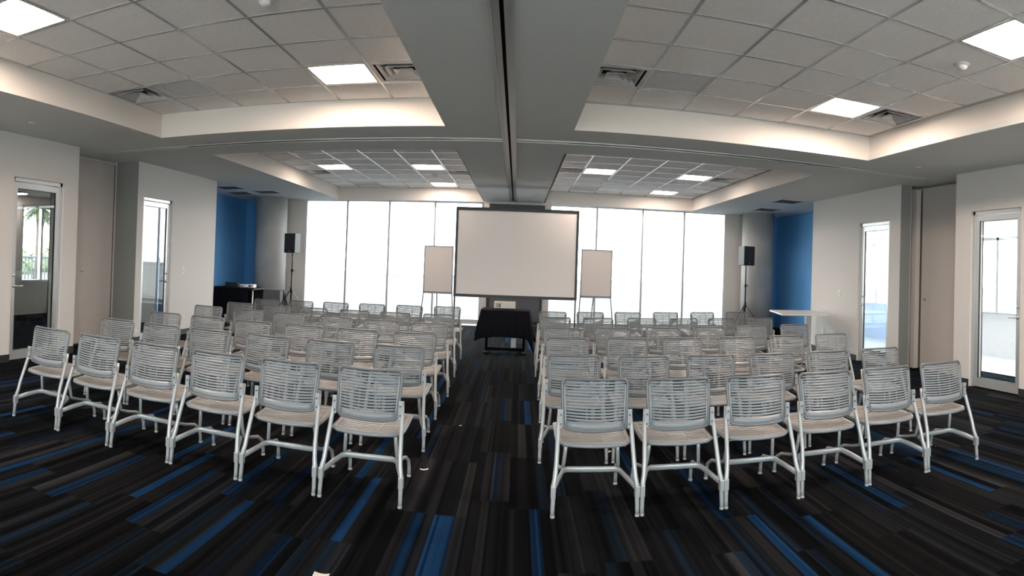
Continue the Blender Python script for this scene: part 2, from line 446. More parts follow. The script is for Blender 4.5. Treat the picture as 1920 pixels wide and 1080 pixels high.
# window banks
def bank(name, x0, x1, n, y, z0, z1, mat_g=M_glass, xs=None):
    xs = xs or [x0+(x1-x0)*i/n for i in range(n+1)]
    f = MB()
    for i, x in enumerate(xs):
        w = .022
        f.box(x-w, y+.02, z0, x+w, y+.12, z1)
    f.box(x0, y+.02, z0, x1, y+.12, z0+.07).box(x0, y+.05, z1-.012, x1, y+.12, z1)
    o = f.build(name, M_frame); o['kind'] = 'structure'
    g = MB()
    for a, b in zip(xs[:-1], xs[1:]): g.box(a+.02, y+.06, z0+.06, b-.02, y+.07, z1-.008)
    g.build('glass', mat_g, o)
    MB().box(x0, y-.04, z0-.03, x1, y+.14, z0).build('window_sill', M_alu, o)
    return o
bank('window_1', WL0, WL1, 4, YB, .10, ZS, xs=[-5.36, -4.26, -3.18, -2.04, -.88])
bank('window_2', WR0, WR1, 4, YB, .10, ZS, xs=[.76, 1.904, 3.046, 4.112, 5.21])
bank('window_3', RW0, RW1, 6, YR-.16, RZ0, RZ1)

# doors
def lever(parent, x, y, out, ydir):
    h = MB(); s = -out
    h.lathe([(0, 0), (.026, 0), (.026, .012), (0, .012)], seg=16, M=Matrix.Translation((x, y, 1.0)) @ Matrix.Rotation(s*PI/2, 4, 'Y'))
    h.tube([(x, y, 1.0), (x+s*.05, y, 1.0), (x+s*.06, y+ydir*.02, 1.0), (x+s*.06, y+ydir*.12, 1.0)], .009, 8)
    h.lathe([(0, 0), (.02, 0), (.02, .012), (0, .012)], seg=16, M=Matrix.Translation((x, y, 1.14)) @ Matrix.Rotation(s*PI/2, 4, 'Y'))
    h.build('door_handle', M_alu, parent)
def door(name, x, out, y0, y1, hy, mg=None):
    f = MB(); xa, xb = x+out*.035, x+out*.12
    f.box(xa, y0, 0, xb, y0+.045, DH).box(xa, y1-.045, 0, xb, y1, DH).box(xa, y0, DH-.05, xb, y1, DH)
    o = f.build(name, M_alu); o['kind'] = 'structure'
    l = MB(); xa, xb = x+out*.05, x+out*.095; a, b = y0+.05, y1-.05
    l.box(xa, a, .01, xb, a+.06, DH-.06).box(xa, b-.06, .01, xb, b, DH-.06)
    l.box(xa, a+.06, DH-.14, xb, b-.06, DH-.06).box(xa, a+.06, .01, xb, b-.06, .13)
    lf = l.build('door_leaf', M_alu, o)
    xm = x+out*.0725
    MB().box(xm-.004, a+.055, .125, xm+.004, b-.055, DH-.135).build('glass', mg or M_dglass, o)
    MB().box(x+out*.06, a+.06, .13, x+out*.085, a+.066, DH-.14).box(x+out*.06, b-.066, .13, x+out*.085, b-.06, DH-.14).box(x+out*.06, a+.06, .13, x+out*.085, b-.06, .136).box(x+out*.06, a+.06, DH-.146, x+out*.085, b-.06, DH-.14).build('glazing_gasket', M_base, o)
    hyy = a+.03 if hy == 'near' else b-.03
    lever(lf, x+out*.05, hyy, out, 1 if hy == 'near' else -1)
    return o
door('door_1', XL, -1, *DOORS['L'][0], 'near', M_cglass)
door('door_2', XL, -1, *DOORS['L'][1], 'far')
door('door_3', XR, 1, *DOORS['R'][1], 'far')
door('door_4', XR, 1, *DOORS['R'][0], 'near', M_cglass)

# added room imitates a reflected view at left, added corridor brightens the right glass
M_added_room = mat('side_room_paint', (0.58, 0.56, 0.54), 0.8)
SX = -9.30
struct('wall_side_room', MB().box(SX-.1, 3.4, 0, SX, 8.66, 2.9).box(SX-.1, 8.66, 0, SX, 10.4, .80).box(SX-.1, 8.66, 2.42, SX, 10.4, 2.9).box(SX-.1, 10.4, 0, SX, 10.6, 2.9)
       .box(SX-.1, 3.3, 0, -6.05, 3.4, 2.9).box(SX-.1, 10.6, 0, XAL-.14, 10.7, 2.9), M_added_room)  # room and window added to imitate the view mirrored in the glass
struct('ceiling_side_room', MB().box(SX-.1, 3.3, 2.62, -6.45, 10.7, 2.72).box(-6.45, 3.3, 2.62, -6.04, 6.55, 2.72), M_added_room)
struct('floor_side_room', MB().box(SX-.1, 3.3, -.12, -7.3, 10.7, 0), M_carpet)
struct('baseboard_side_room', MB().box(SX, 3.4, 0, SX+.015, 10.6, .1), M_base)
def added_window(name, x, ys, z0, z1, out):
    f = MB()
    for y in ys: f.box(x, y-.03, z0, x+out*.08, y+.03, z1)
    f.box(x, ys[0], z1-.05, x+out*.08, ys[-1], z1).box(x-out*.03, ys[0], z0, x+out*.08, ys[-1], z0+.04)
    o = f.build(name, M_alu); o['kind'] = 'structure'
    g = MB()
    for a, b in zip(ys[:-1], ys[1:]): g.box(x+out*.04, a+.03, z0+.04, x+out*.05, b-.03, z1-.05)
    g.build('glass', M_glass, o)
added_window('window_4', SX, [8.69, 9.28, 10.37], .80, 2.42, -1)
CX = 8.30
cw = MB().box(CX, 3.0, 0, CX+.1, 11.2+2.2, .82).box(CX, 3.0, 2.30, CX+.1, 13.4, 3.0).box(CX, 3.0, .82, CX+.1, 5.2, 2.30).box(CX, 13.2, .82, CX+.1, 13.4, 2.30)
cw.box(6.95, 2.9, 0, CX+.1, 3.0, 3.0).box(6.95, 13.4, 0, CX+.1, 13.5, 3.0)
struct('wall_corridor', cw, M_corr)  # bright corridor added to whiten the right door glass
added_window('window_5', CX, [5.2, 6.3, 7.25, 8.17, 9.25, 10.3, 11.4, 12.3, 13.2], .82, 2.30, 1)
struct('ceiling_corridor', MB().box(6.32, 2.9, 2.9, 6.78, 10.92, 3.0).box(6.78, 2.9, 2.9, 7.5, 13.5, 3.0), M_wall)  # outer strip left open so sky lights the added corridor
struct('floor_corridor', MB().box(6.9, 2.9, -.12, CX, 13.5, 0), M_lamin)

# outdoors
struct('ground_terrace', MB().box(-60, -2.85, -.25, 80, 90, -.13), M_terrace)
struct('ground_gravel', MB().box(-60, -60, -.25, 80, -2.85, -.13), mat('pale_gravel', (0.72, 0.70, 0.66), 0.9, var=.06))  # unseen pale ground added to bounce daylight onto the near ceiling

# ------------------------------------------------------------------ ceiling fixtures
def make_light(label, m):
    t = thing('ceiling_light', label, 'ceiling light', group='square recessed ceiling lights')
    h = T/2 - .014; f = MB()
    for sx in (-1, 1):
        f.box(sx*h, -h, -.004, sx*(h-.02), h, .004).box(-h, sx*h, -.004, h, sx*(h-.02), .004)
    f.build('frame', M_diff, t)
    g = MB(); i = h-.018
    for sx in (-1, 1):
        g.box(sx*i, -i, 0, sx*(i+.006), i, .075).box(-i, sx*i, 0, i, sx*(i+.006), .075)
    g.box(-i, -i, .078, i, i, .085)
    g.build('housing', M_house, t)
    # a shallow lens held a little in from the housing walls
    l = MB(); j = i-.05
    l.box(-j, -i+.03, .012, j, i-.07, .03)
    l.build('diffuser', m, t, bevel=.006)
    return t
def make_vent(label):
    t = thing('ceiling_vent', label, 'air vent', group='square louvred ceiling vents')
    h = T/2-.014; f = MB()
    for sx in (-1, 1):
        f.box(sx*h, -h, -.006, sx*(h-.035), h, .004).box(-h, sx*h, -.006, h, sx*(h-.035), .004)
    f.build('frame', M_diff, t)
    for r0, r1, z0 in ((.235, .185, .024), (.165, .115, .022), (.095, .02, .020)):
        c = MB()
        o = [(-r0, -r0), (r0, -r0), (r0, r0), (-r0, r0)]; n = max(r1, .0)
        if n > 0:
            zz = z0+.03
            vs = [(x, y, z0-.025) for x, y in o] + [(x*n/r0, y*n/r0, zz) for x, y in o]
            vs += [(x, y, z+.003) for x, y, z in vs]
            fs = []
            for i in range(4):
                j = (i+1) % 4
                fs += [(i, j, 4+j, 4+i), (8+i, 12+i, 12+j, 8+j), (i, 8+i, 8+j, j), (4+i, 4+j, 12+j, 12+i)]
            c.add(vs, fs)
        else:
            c.box(-r0, -r0, z0-.02, r0, r0, z0-.012)
        c.build('louver', M_diff, t)
    MB().box(-h, -h, .10, h, h, .11).box(-h, -h, .0, -h+.005, h, .1).box(h-.005, -h, 0, h, h, .1).box(-h, -h, 0, h, -h+.005, .1).box(-h, h-.005, 0, h, h, .1).build('duct', M_dark, t)
    return t
def make_return(label):
    t = thing('return_grille', label, 'air grille', group='flat perforated return grilles')
    h = T/2-.014; f = MB()
    for sx in (-1, 1):
        f.box(sx*h, -h, -.004, sx*(h-.025), h, .004).box(-h, sx*h, -.004, h, sx*(h-.025), .004)
    f.build('frame', M_diff, t)
    g = MB()
    for k in range(28):
        y = -h+.03+k*(2*h-.06)/27; g.box(-h+.02, y-.0065, .0, h-.02, y+.0065, .006)
    g.build('grille', M_diff, t)
    MB().box(-h, -h, .05, h, h, .06).build('duct', M_grey, t)
    return t
BAYN = {'nl': 'near left coffer', 'nr': 'near right coffer', 'fl': 'far left coffer', 'fr': 'far right coffer'}
LIGHT_LAB = {('nl', 0, -1): 'bright square ceiling light at the top left corner of the photo',
  ('nl', 3, 3): 'bright square ceiling light beside the louvred vent near the centre beam, near left coffer',
  ('nr', 3, -1): 'bright square ceiling light at the top right corner of the photo',
  ('nr', 3, 3): 'bright square ceiling light in the near right coffer, touching a louvred vent',
  ('fl', 0, 0): 'lit ceiling square in the far left coffer, farthest from the centre beam',
  ('fl', 3, 0): 'lit ceiling square in the far left coffer, nearer of two beside the centre beam',
  ('fl', 3, 4): 'lit ceiling square in the far left coffer, closest to the windows',
  ('fr', 0, 0): 'lit ceiling square in the far right coffer, beside the centre beam',
  ('fr', 3, 0): 'lit ceiling square in the far right coffer, beside a vent on the wall side',
  ('fr', 3, 4): 'lit ceiling square in the far right coffer, closest to the windows'}
VENT_LAB = {('nl', 4, 3): 'square louvred ceiling vent tucked against the centre beam, near left coffer',
  ('nl', -1, 3): 'square louvred ceiling vent in the outer corner of the near left coffer',
  ('nr', -1, 3): 'square louvred ceiling vent tucked against the centre beam, near right coffer',
  ('nr', 4, 3): 'square louvred ceiling vent beside the light in the near right coffer corner',
  ('fl', -1, 1): 'small ceiling vent at the wall side edge of the far left coffer',
  ('fl', 4, 1): 'small ceiling vent against the centre beam in the far left coffer',
  ('fr', -1, 0): 'small ceiling vent against the centre beam in the far right coffer',
  ('fr', 4, 0): 'small ceiling vent at the wall side edge of the far right coffer'}
RET_LAB = {('nl', 0, 3): 'flat pale return grille beside the outer corner vent, near left coffer',
  ('nr', 0, 3): 'flat grey return grille right of the beam side vent, near right coffer',
  ('fl', 0, 4): 'flat return grille near the windows in the far left coffer',
  ('fr', 4, 4): 'flat return grille at the far wall side corner of the far right coffer',
  ('fr', 0, 4): 'flat return grille near the windows beside the beam, far right coffer'}
protos = {}
for k, used in CELLS.items():
    gx, gy = GRID[k]; a, b, c, d = BAYS[k]
    for (i, j), kind in used.items():
        loc = [gx+(i+.5)*T, gy+(j+.5)*T, ZT]
        # cells cut by the coffer edge: the fixture keeps clear of the upstand
        loc[0] = min(max(loc[0], a+T/2-.01), b-T/2+.01)
        lab = {'light': LIGHT_LAB, 'diff': VENT_LAB, 'ret': RET_LAB}[kind][(k, i, j)]
        far = kind == 'light' and k[0] == 'f'
        key = kind + '_far' if far else kind
        if key not in protos:
            protos[key] = make_light(lab, M_lamp_far if far else M_lamp) if kind == 'light' else {'diff': make_vent, 'ret': make_return}[kind](lab)
            protos[key].location = loc
        else: dup(protos[key], loc, 0, lab)
# the rest of each coffer over and behind the camera carries one more light
def smoke(x, y, z, lab, s=1.0):
    t = thing('smoke_detector', lab, 'smoke detector', (x, y, z))
    MB().lathe([(0, 0), (.062*s, 0), (.062*s, -.012*s), (.05*s, -.02*s), (0, -.02*s)], seg=24).build('base', M_white, t)
    MB().lathe([(.045*s, -.02*s), (.04*s, -.036*s), (.022*s, -.05*s), (0, -.052*s)], seg=24).build('dome', M_white, t)
smoke(-1.781, 3.87, ZT, 'round smoke detector at the top edge of the photo, near left coffer')
smoke(3.368, 3.765, ZT, 'round smoke detector beside the top right ceiling light')
smoke(-1.75, 12.3, ZT, 'small smoke detector between two lights in the far left coffer')
smoke(1.72, 12.1, ZT, 'small smoke detector in the far right coffer near the beam')
smoke(3.1, 11.9, ZT, 'small smoke detector in the far right coffer between two lights')
for x, y, lab in ((-5.249, 5.001, 'flat round sprinkler cover in the soffit above the left glass door'), (5.033, 6.483, 'flat round sprinkler cover in the soffit near the right partition pocket')):
    tag(MB().lathe([(0, 0), (.04, 0), (.04, -.006), (0, -.008)], seg=20).build('sprinkler_cover', M_white, None, (x, y, ZS)), lab, 'sprinkler cover')
for x, y, lab in ((-6.15, 11.85, 'grey air grille in the soffit over the left alcove, nearest of three'), (-5.65, 12.75, 'grey air grille in the soffit at the mouth of the left alcove'), (-6.4, 12.9, 'grey air grille in the soffit over the left alcove beside the blue wall'),
                  (5.33, 11.2, 'grey air grille in the soffit over the right alcove, nearer of two'), (5.6, 12.9, 'grey air grille in the soffit over the right alcove, farther of two')):
    t = thing('soffit_grille', lab, 'air grille', (x, y, ZS), group='air grilles over the alcoves')
    w, dd = .27, .27; f = MB()
    for sx in (-1, 1): f.box(sx*w, -dd, -.012, sx*(w-.025), dd, 0).box(-w, sx*dd, -.012, w, sx*(dd-.025), 0)
    f.build('frame', M_diff, t); g = MB()
    for q in range(12):
        yy = -dd+.04+q*(2*dd-.08)/11; g.box(-w+.02, yy-.006, -.010, w-.02, yy+.012, -.004)
    g.build('grille', M_grey, t)

t = thing('ceiling_light', 'round ceiling light seen through the near left glass door', 'ceiling light', (-8.95, 8.22, 2.62))  # added lamp, lights the added room and imitates a mirrored light
MB().lathe([(0, 0), (.22, 0), (.22, -.02), (.20, -.03), (.195, -.012), (0, -.012)], seg=32).build('frame', M_diff, t)
MB().lathe([(0, -.014), (.19, -.014), (.17, -.034), (0, -.042)], seg=32).build('diffuser', emit('side_lamp_lens', (1, .9, .8), 14.0), t)

# ------------------------------------------------------------------ partitions in the wall pockets
def lock(t, y, z, sgn):
    Mx = Matrix.Translation((0, y, z)) @ Matrix.Rotation(sgn*PI/2, 4, 'Y')
    k = MB().lathe([(0, 0), (.030, 0), (.030, .008), (.020, .012), (0, .012)], seg=18, M=Mx).build('lock', M_alu, t)
    MB().lathe([(0, .012), (.013, .012), (.013, .014), (0, .014)], seg=14, M=Mx).build('keyhole', M_black, k)
t = thing('partition_panel', 'tall beige folding partition panel stacked in the left wall pocket', 'partition panel', (XPL, 0, 0))
MB().box(0, YP0['L']+.01, .02, -.045, YP1['L']-.035, ZS-.04).build('panel', M_panel, t)
MB().box(-.04, YP0['L']+.01, .0, -.01, YP1['L']-.04, .02).build('bottom_seal', M_black, t)
MB().box(0, YP1['L']-.06, .03, .004, YP1['L']-.045, ZS-.05).build('edge_seal', M_grey, t)
lock(t, 7.27, 1.18, 1)
t = thing('partition_panel', 'tall beige folding partition panel with a seam, in the right wall pocket', 'partition panel', (XPR, 0, 0))
MB().box(0, YP0['R']+.01, .02, .1, YP1['R']-.05, ZS-.05).build('panel', M_panel, t)
MB().box(.03, YP0['R']+.01, 0, .06, YP1['R']-.05, .02).build('bottom_seal', M_black, t)
MB().box(-.012, YP1['R']-.07, .02, .0, YP1['R']-.05, ZS-.05).build('edge_seal', M_grey, t)
lock(t, 7.72, 1.15, -1)
tag(MB().box(6.075, 7.86, .02, 6.165, 8.10, ZS-.06).build('partition_panel', M_panel), 'narrow end post of the folding partition in the right wall pocket', 'partition panel')

# ------------------------------------------------------------------ wall plates
def plate(name, x, y, z, s, lab, cat, outlet=False):
    t = thing(name, lab, cat, (x, y, z))
    MB().box(0, -.038, -.06, s*.007, .038, .06).build('plate', M_white, t, bevel=.002)
    if outlet:
        for dz in (-.025, .025): MB().box(s*.007, -.017, dz-.014, s*.010, .017, dz+.014).build('socket', M_beige, t)
    else: MB().box(s*.007, -.016, -.032, s*.011, .016, .032).build('rocker', M_beige, t)
plate('light_switch', XL, 9.572, 1.195, 1, 'white light switch on the left wall between glass door and blue alcove', 'light switch')
plate('light_switch', XR, 9.777, 1.176, -1, 'white light switch on the right wall near the far glass door', 'light switch')
plate('wall_outlet', XAL, 13.0, .39, 1, 'white wall outlet low on the left blue wall', 'wall outlet', True)
plate('wall_outlet', XR, 10.4, .42, -1, 'white wall outlet low on the right wall under the pale table', 'wall outlet', True)
t = thing('floor_box', 'small white outlet box at the foot of the left wall beside the far door', 'outlet box', (XL, 8.12, .0))
MB().box(0, -.05, .1, .05, .05, .21).build('box', M_white, t, bevel=.004)
MB().box(.05, -.018, .13, .053, .018, .18).build('socket', M_beige, t)

# ------------------------------------------------------------------ columns and centre display
for nm, x, lab in (('concrete_column', -6.08, 'round concrete column behind the left loudspeaker'), ('concrete_column', 5.88, 'round concrete column behind the right loudspeaker')):
    o = MB().lathe([(0, 0), (.40, 0), (.40, ZS), (0, ZS)], seg=56).build(nm, M_conc, None, (x, 14.05, 0)); o['kind'] = 'structure'
    o.name = 'column'
t = thing('display_board', 'tall grey display board in a black frame on the centre pier', 'display board', (-.045, YB-.32, 0))
MB().box(-.655, -.05, .12, -.595, -.002, 2.95).box(.595, -.05, .12, .655, -.002, 2.95).box(-.595, -.05, 2.85, .595, -.002, 2.95).box(-.595, -.05, .12, .595, -.002, .2).build('frame', M_black, t)
MB().box(-.6, -.025, .2, .6, -.003, 2.85).build('panel', M_grey, t)

# ------------------------------------------------------------------ projection screen
t = thing('projection_screen', 'large white projection screen with black border on thin legs', 'projection screen', (-.022, 11.45, 0))
w, z0, z1 = 1.168, .885, 2.585
MB().box(-w+.04, -.003, z0+.05, w-.04, .003, z1-.05).build('screen_surface', M_screen, t)
f = MB()
f.box(-w, -.008, z0, w, .012, z0+.055).box(-w, -.008, z1-.055, w, .012, z1).box(-w, -.008, z0+.055, -w+.045, .012, z1-.055).box(w-.045, -.008, z0+.055, w, .012, z1-.055)
f.build('border', M_black, t)
fr = MB().box(-w-.004, .014, z0, -w+.03, .04, z1+.01).box(w-.03, .014, z0, w+.004, .04, z1+.01).box(-w, .014, z1-.03, w, .04, z1+.01).box(-w, .014, z0, w, .04, z0+.03)
fr.build('back_frame', M_blackm, t)
for s in (-1, 1):
    MB().box(s*(w-.005), .042, .02, s*(w-.03), .066, z1-.3).box(s*(w-.03), -.42, .0, s*(w-.005), .5, .03).build('leg', M_blackm, t)

# ------------------------------------------------------------------ flipchart easels
def easel(x, y, label, w, z0, z1):
    t = thing('flipchart_easel', label, 'easel', (x, y, 0), group='flipchart boards on easels')
    MB().box(-w/2+.02, -.006, z0+.02, w/2-.02, .006, z1-.02).build('board', M_board, t)
    f = MB().box(-w/2, -.012, z0, w/2, .012, z0+.03).box(-w/2, -.012, z1-.022, w/2, .012, z1).box(-w/2, -.012, z0, -w/2+.022, .012, z1).box(w/2-.022, -.012, z0, w/2, .012, z1)
    f.build('board_frame', M_boardf, t)
    MB().box(-w/2+.02, -.07, z0-.012, w/2-.02, -.012, z0).build('pen_tray', M_boardf, t)
    for s in (-1, 1):
        MB().tube([(s*(w/2-.02), .02, z1-.1), (s*(w/2-.01), .02, z0), (s*(w/2+.06), -.12, 0)], .011, 8).build('leg', M_boardf, t)
    MB().tube([(0, .02, z1-.1), (-.03, .12, z0), (-.06, .5, 0)], .011, 8).build('leg', M_boardf, t)
easel(-1.70, 13.0, 'pale flipchart board on a thin easel, left of the projection screen', .64, .86, 1.88)
easel(1.715, 13.0, 'pale flipchart board on a thin easel, right of the projection screen', .68, .88, 1.915)

# ------------------------------------------------------------------ loudspeakers on tripods
def speaker(x, y, z0, h, lab, rz):
    t = thing('loudspeaker', lab, 'loudspeaker', (x, y, z0), rz)
    w = .155
    MB().prism([(-w, -.13), (w, -.13), (w*.75, .14), (-w*.75, .14)], 0, h).build('cabinet', M_black, t, bevel=.012)
    MB().box(-w+.015, -.142, .09, w-.015, -.130, h-.02).build('speaker_grille', M_grille, t, bevel=.004)
    MB().lathe([(0, 0), (.018, 0), (.018, .006), (0, .006)], seg=16, M=Matrix.Translation((0, -.129, .045)) @ Matrix.Rotation(PI/2, 4, 'X')).build('badge', M_boardf, t)
def tripod(x, y, h, lab):
    t = thing('speaker_stand', lab, 'tripod stand', (x, y, 0))
    MB().tube([(0, 0, .30), (0, 0, 1.25)], .019, 12).tube([(0, 0, 1.2), (0, 0, h-.002)], .014, 12).build('pole', M_blackm, t)
    for z0, z1, rr in ((.70, .82, .033), (1.18, 1.25, .028), (.36, .42, .028)): MB().tube([(0, 0, z0), (0, 0, z1)], rr, 12).build('collar', M_black, t)
    MB().tube([(0, 0, 1.215), (.06, -.03, 1.215)], .012, 8).build('knob', M_black, t)
    for k in range(3):
        a = PI/2 + k*2*PI/3 + .35
        c, s = math.cos(a), math.sin(a)
        l = MB().box(.02, -.011, -.006, .72, .011, .006, Matrix.Translation((0, 0, .78)) @ Matrix.Rotation(a, 4, 'Z') @ Matrix.Rotation(math.radians(53), 4, 'Y')).tube([(.02*c, .02*s, .38), (.27*c, .27*s, .43)], .008, 6)
        lo = l.build('leg', M_blackm, t)
        e = Vector((.72*math.cos(math.radians(53))*c, .72*math.cos(math.radians(53))*s, .78-.72*math.sin(math.radians(53))))
        MB().tube([e + Vector((-.01*c, -.01*s, .02)), (e.x*1.33, e.y*1.33, .014)], [.011, .014], 8).build('rubber_foot', M_black, lo)
tripod(-5.145, 13.2, 1.612, 'black tripod stand beside the left concrete column')
speaker(-5.15, 13.2, 1.615, .455, 'black loudspeaker on the tripod left of the windows', math.radians(-15))
tripod(5.24, 13.2, 1.682, 'black tripod stand beside the right concrete column')
speaker(5.24, 13.2, 1.685, .45, 'black loudspeaker on the tripod right of the windows', math.radians(16))

# ------------------------------------------------------------------ projector table in the aisle
tx, ty = -.165, 10.48
t = thing('projector_table', 'small table under a black cloth at the end of the aisle', 'table', (tx, ty, 0))
MB().box(-.39, -.30, .715, .39, .30, .74).build('tabletop', M_black, t, bevel=.003)
for s in (-1, 1):
    MB().box(s*.30, -.03, .03, s*.345, .03, .715).box(s*.29, -.26, 0, s*.355, .26, .03).build('leg', M_cloth, t)
MB().box(-.32, -.015, .03, .32, .015, .085).build('crossbar', M_cloth, t)
cl = MB()
cl.box(-.40, -.31, .742, .40, .31, .749)
def fold(u, v, ph): return .018*v*math.sin(u*9+ph) + .010*v*math.sin(u*23+ph*2)
def hem(u):  # u in -1..1 across the front
    return .26 + .05*(1-u*u) - (.26*max(0, (u-.72)/.28)**1.2) - .04*max(0, (-u-.8)/.2)
US = [i/40*2-1 for i in range(41)]; VS = [j/14 for j in range(15)]
def front(u, v):
    z = .745 + (hem(u)-.745)*v
    return (u*(.40+.105*v), -.31-.02-fold(u, v, .4)-.05*v, z), (0, -1, 0)
def sidef(s):
    def g(u, v):
        hz = .22 + .10*abs(math.sin(u*2.2+s))
        z = .745 + (hz-.745)*v
        return (s*(.40+.02+.085*v+fold(u, v, 1.3*s)), u*(.31+.05*v), z), (s, 0, 0)
    return g
cl.sheet(front, US, VS, .005); cl.sheet(sidef(-1), US, VS, .005); cl.sheet(sidef(1), US, VS, .005)
o = cl.build('tablecloth', M_cloth, None, (tx, ty, 0))
tag(o, 'black cloth draped over the projector table in the aisle', 'tablecloth')
t = thing('projector', 'beige projector on the black cloth table under the big screen', 'projector', (-.19, 10.55, .75))
MB().box(-.185, -.13, .012, .185, .13, .125).build('body', M_beige, t, bevel=.01)
for i in range(5): MB().box(-.15, -.134, .03+i*.013, -.07, -.128, .037+i*.013).build('vent_slot', M_black, t)
MB().box(-.09, -.1335, .03, -.075, -.128, .09).box(-.15, -.1335, .095, -.04, -.128, .10).build('port_panel', M_black, t)
for sx in (-1, 1): MB().lathe([(0, 0), (.012, 0), (.012, .014), (0, .014)], (sx*.14, -.09, 0), 12).build('foot', M_black, t)
MB().lathe([(0, 0), (.04, 0), (.04, .03), (0, .02)], seg=20, M=Matrix.Translation((.08, .13, .07)) @ Matrix.Rotation(-PI/2, 4, 'X')).build('lens', M_black, t)
t = thing('equipment_case', 'silver case standing on the carpet under the black cloth table', 'case', (-.02, 10.72, 0))
MB().box(-.045, -.05, 0, .045, .05, .22).build('body', M_alu, t, bevel=.006)
MB().tube([(-.025, 0, .22), (-.02, 0, .24), (.02, 0, .24), (.025, 0, .22)], .005, 6).build('handle', M_black, t)

# ------------------------------------------------------------------ left alcove equipment
t = thing('equipment_table', 'black equipment table against the left blue wall', 'table', (-6.42, 13.05, 0))
MB().box(-.52, -.32, .72, .52, .32, .75).build('tabletop', M_black, t, bevel=.003)
for sx in (-1, 1):
    for sy in (-1, 1): MB().tube([(sx*.48, sy*.28, 0), (sx*.48, sy*.28, .72)], .018, 10).build('leg', M_alu if (sx, sy) == (1, -1) else M_black, t)
MB().box(-.46, .26, .12, .46, .275, .7).build('modesty_panel', M_black, t)
cl = MB().sheet(lambda u, v: ((u*.45-.06, -.35-.02*v*math.sin(u*11), .75-.6*v), (0, -1, 0)), US, VS, .005).box(-.51, -.35, .752, .39, .32, .757)
tag(cl.build('tablecloth', M_cloth, None, (-6.42, 13.05, 0)), 'black cloth hanging over the equipment table by the blue wall', 'tablecloth')
t = thing('audio_mixer', 'black audio mixer with knobs on the left alcove table', 'audio mixer', (-6.55, 12.98, .76))
MB().prism([(-.12, 0), (.12, 0), (.12, .05), (-.12, .11)], -.16, .16, Matrix.Rotation(PI/2, 4, 'Z') @ Matrix.Rotation(PI/2, 4, 'X')).build('body', M_black, t)
for i in range(5): MB().tube([(-.1+i*.05, -.03, .06), (-.1+i*.05, -.03, .10)], .009, 8).build('knob', M_boardf, t)
t = thing('power_amplifier', 'pale grey device box on the left alcove table', 'device', (-6.24, 12.93, .76))
MB().box(-.075, -.09, .005, .075, .09, .072).build('body', M_white, t, bevel=.006)
MB().box(-.055, -.093, .02, .0, -.088, .05).build('front_panel', M_boardf, t)
t = thing('desk_projector', 'small white projector on the left alcove table, nearest the column', 'projector', (-6.03, 12.93, .76))
MB().box(-.07, -.09, .005, .07, .09, .085).build('body', M_white, t, bevel=.01)
MB().lathe([(0, 0), (.024, 0), (.024, .018), (0, .012)], seg=18, M=Matrix.Translation((-.02, -.09, .045)) @ Matrix.Rotation(PI/2, 4, 'X')).build('lens', M_black, t)
t = thing('side_table', 'low cloth covered table between the blue wall and the column', 'table', (-5.66, 13.42, 0))
MB().box(-.21, -.16, .70, .21, .16, .725).build('tabletop', M_black, t)
for sx in (-1, 1):
    for sy in (-1, 1): MB().tube([(sx*.18, sy*.13, 0), (sx*.18, sy*.13, .70)], .014, 8).build('leg', M_black, t)
cl = MB().box(-.22, -.175, .727, .22, .165, .732)
cl.sheet(lambda u, v: ((u*(.21+.015*v), -.18-.016*v*math.sin(u*19), .73-.55*v), (0, -1, 0)), US, VS, .004)
tag(cl.build('tablecloth', M_greycloth, None, (-5.66, 13.42, 0)), 'grey pleated cloth over the low table beside the column', 'tablecloth')
tag(MB().sheet(lambda u, v: ((.235+.012*v*math.sin(u*9)+.16*v*(1-abs(u)*.2), u*.15*(.2+.8*v)-.02, .725-.55*v), (1, -.2, 0)), US, VS, .005).build('linen_drape', M_cloth, None, (-5.66, 13.42, 0)), 'black linen corner hanging off the low table beside the column', 'cloth')

# ------------------------------------------------------------------ pale table by the right alcove
t = thing('meeting_table', 'pale laminate table on a pedestal in front of the right blue alcove', 'table', (4.57, 9.71, 0), math.radians(-13))
MB().prism([(0.02, 0), (.86, 0), (.88, .02), (.88, 1.17), (.86, 1.19), (.02, 1.19), (0, 1.17), (0, .02)], .772, .80).build('tabletop', M_lamin, t)
MB().box(.57, .50, .03, .67, .62, .772).build('pedestal', M_leg, t)
MB().box(.20, .53, 0, .84, .59, .03).box(.58, .2, 0, .66, .95, .03).build('base', M_leg, t)

# ------------------------------------------------------------------ chairs
def back_fn(u, v):
    z = .500 + .300*v
    yc = .135 + .055*v
    hw = .198 + .014*v
    bul = .030*(1-u*u)
    sag = -.012*(1-u*u)*(1-v)
    return (u*hw, yc-bul, z+sag), (0.25*u, -1, .17)
def umax(v):
    lim = .965
    if v > .82:
        q = (v-.82)/.18; lim = .965 - .24*(1-math.sqrt(max(0, 1-q*q)))
    if v < .1:
        q = (.1-v)/.1; lim = .965 - .12*(1-math.sqrt(max(0, 1-q*q)))
    return lim
def seat_fn(u, w):
    # w 0 rear .. 1 front
    y = .095 + .42*w - (.035*(1-u*u))*(1-w) + .02*(1-u*u)*w
    z = .421 + .035*w - .028*math.sin(PI*min(1, w*1.05))*(1-.6*u*u) - (.018*max(0, w-.85)/.15)
    hw = .230 if w > .2 else .230 - .05*(1-math.sqrt(max(0, 1-((.2-w)/.2)**2)))
    return (u*hw, y, z), (0, -.08, 1)
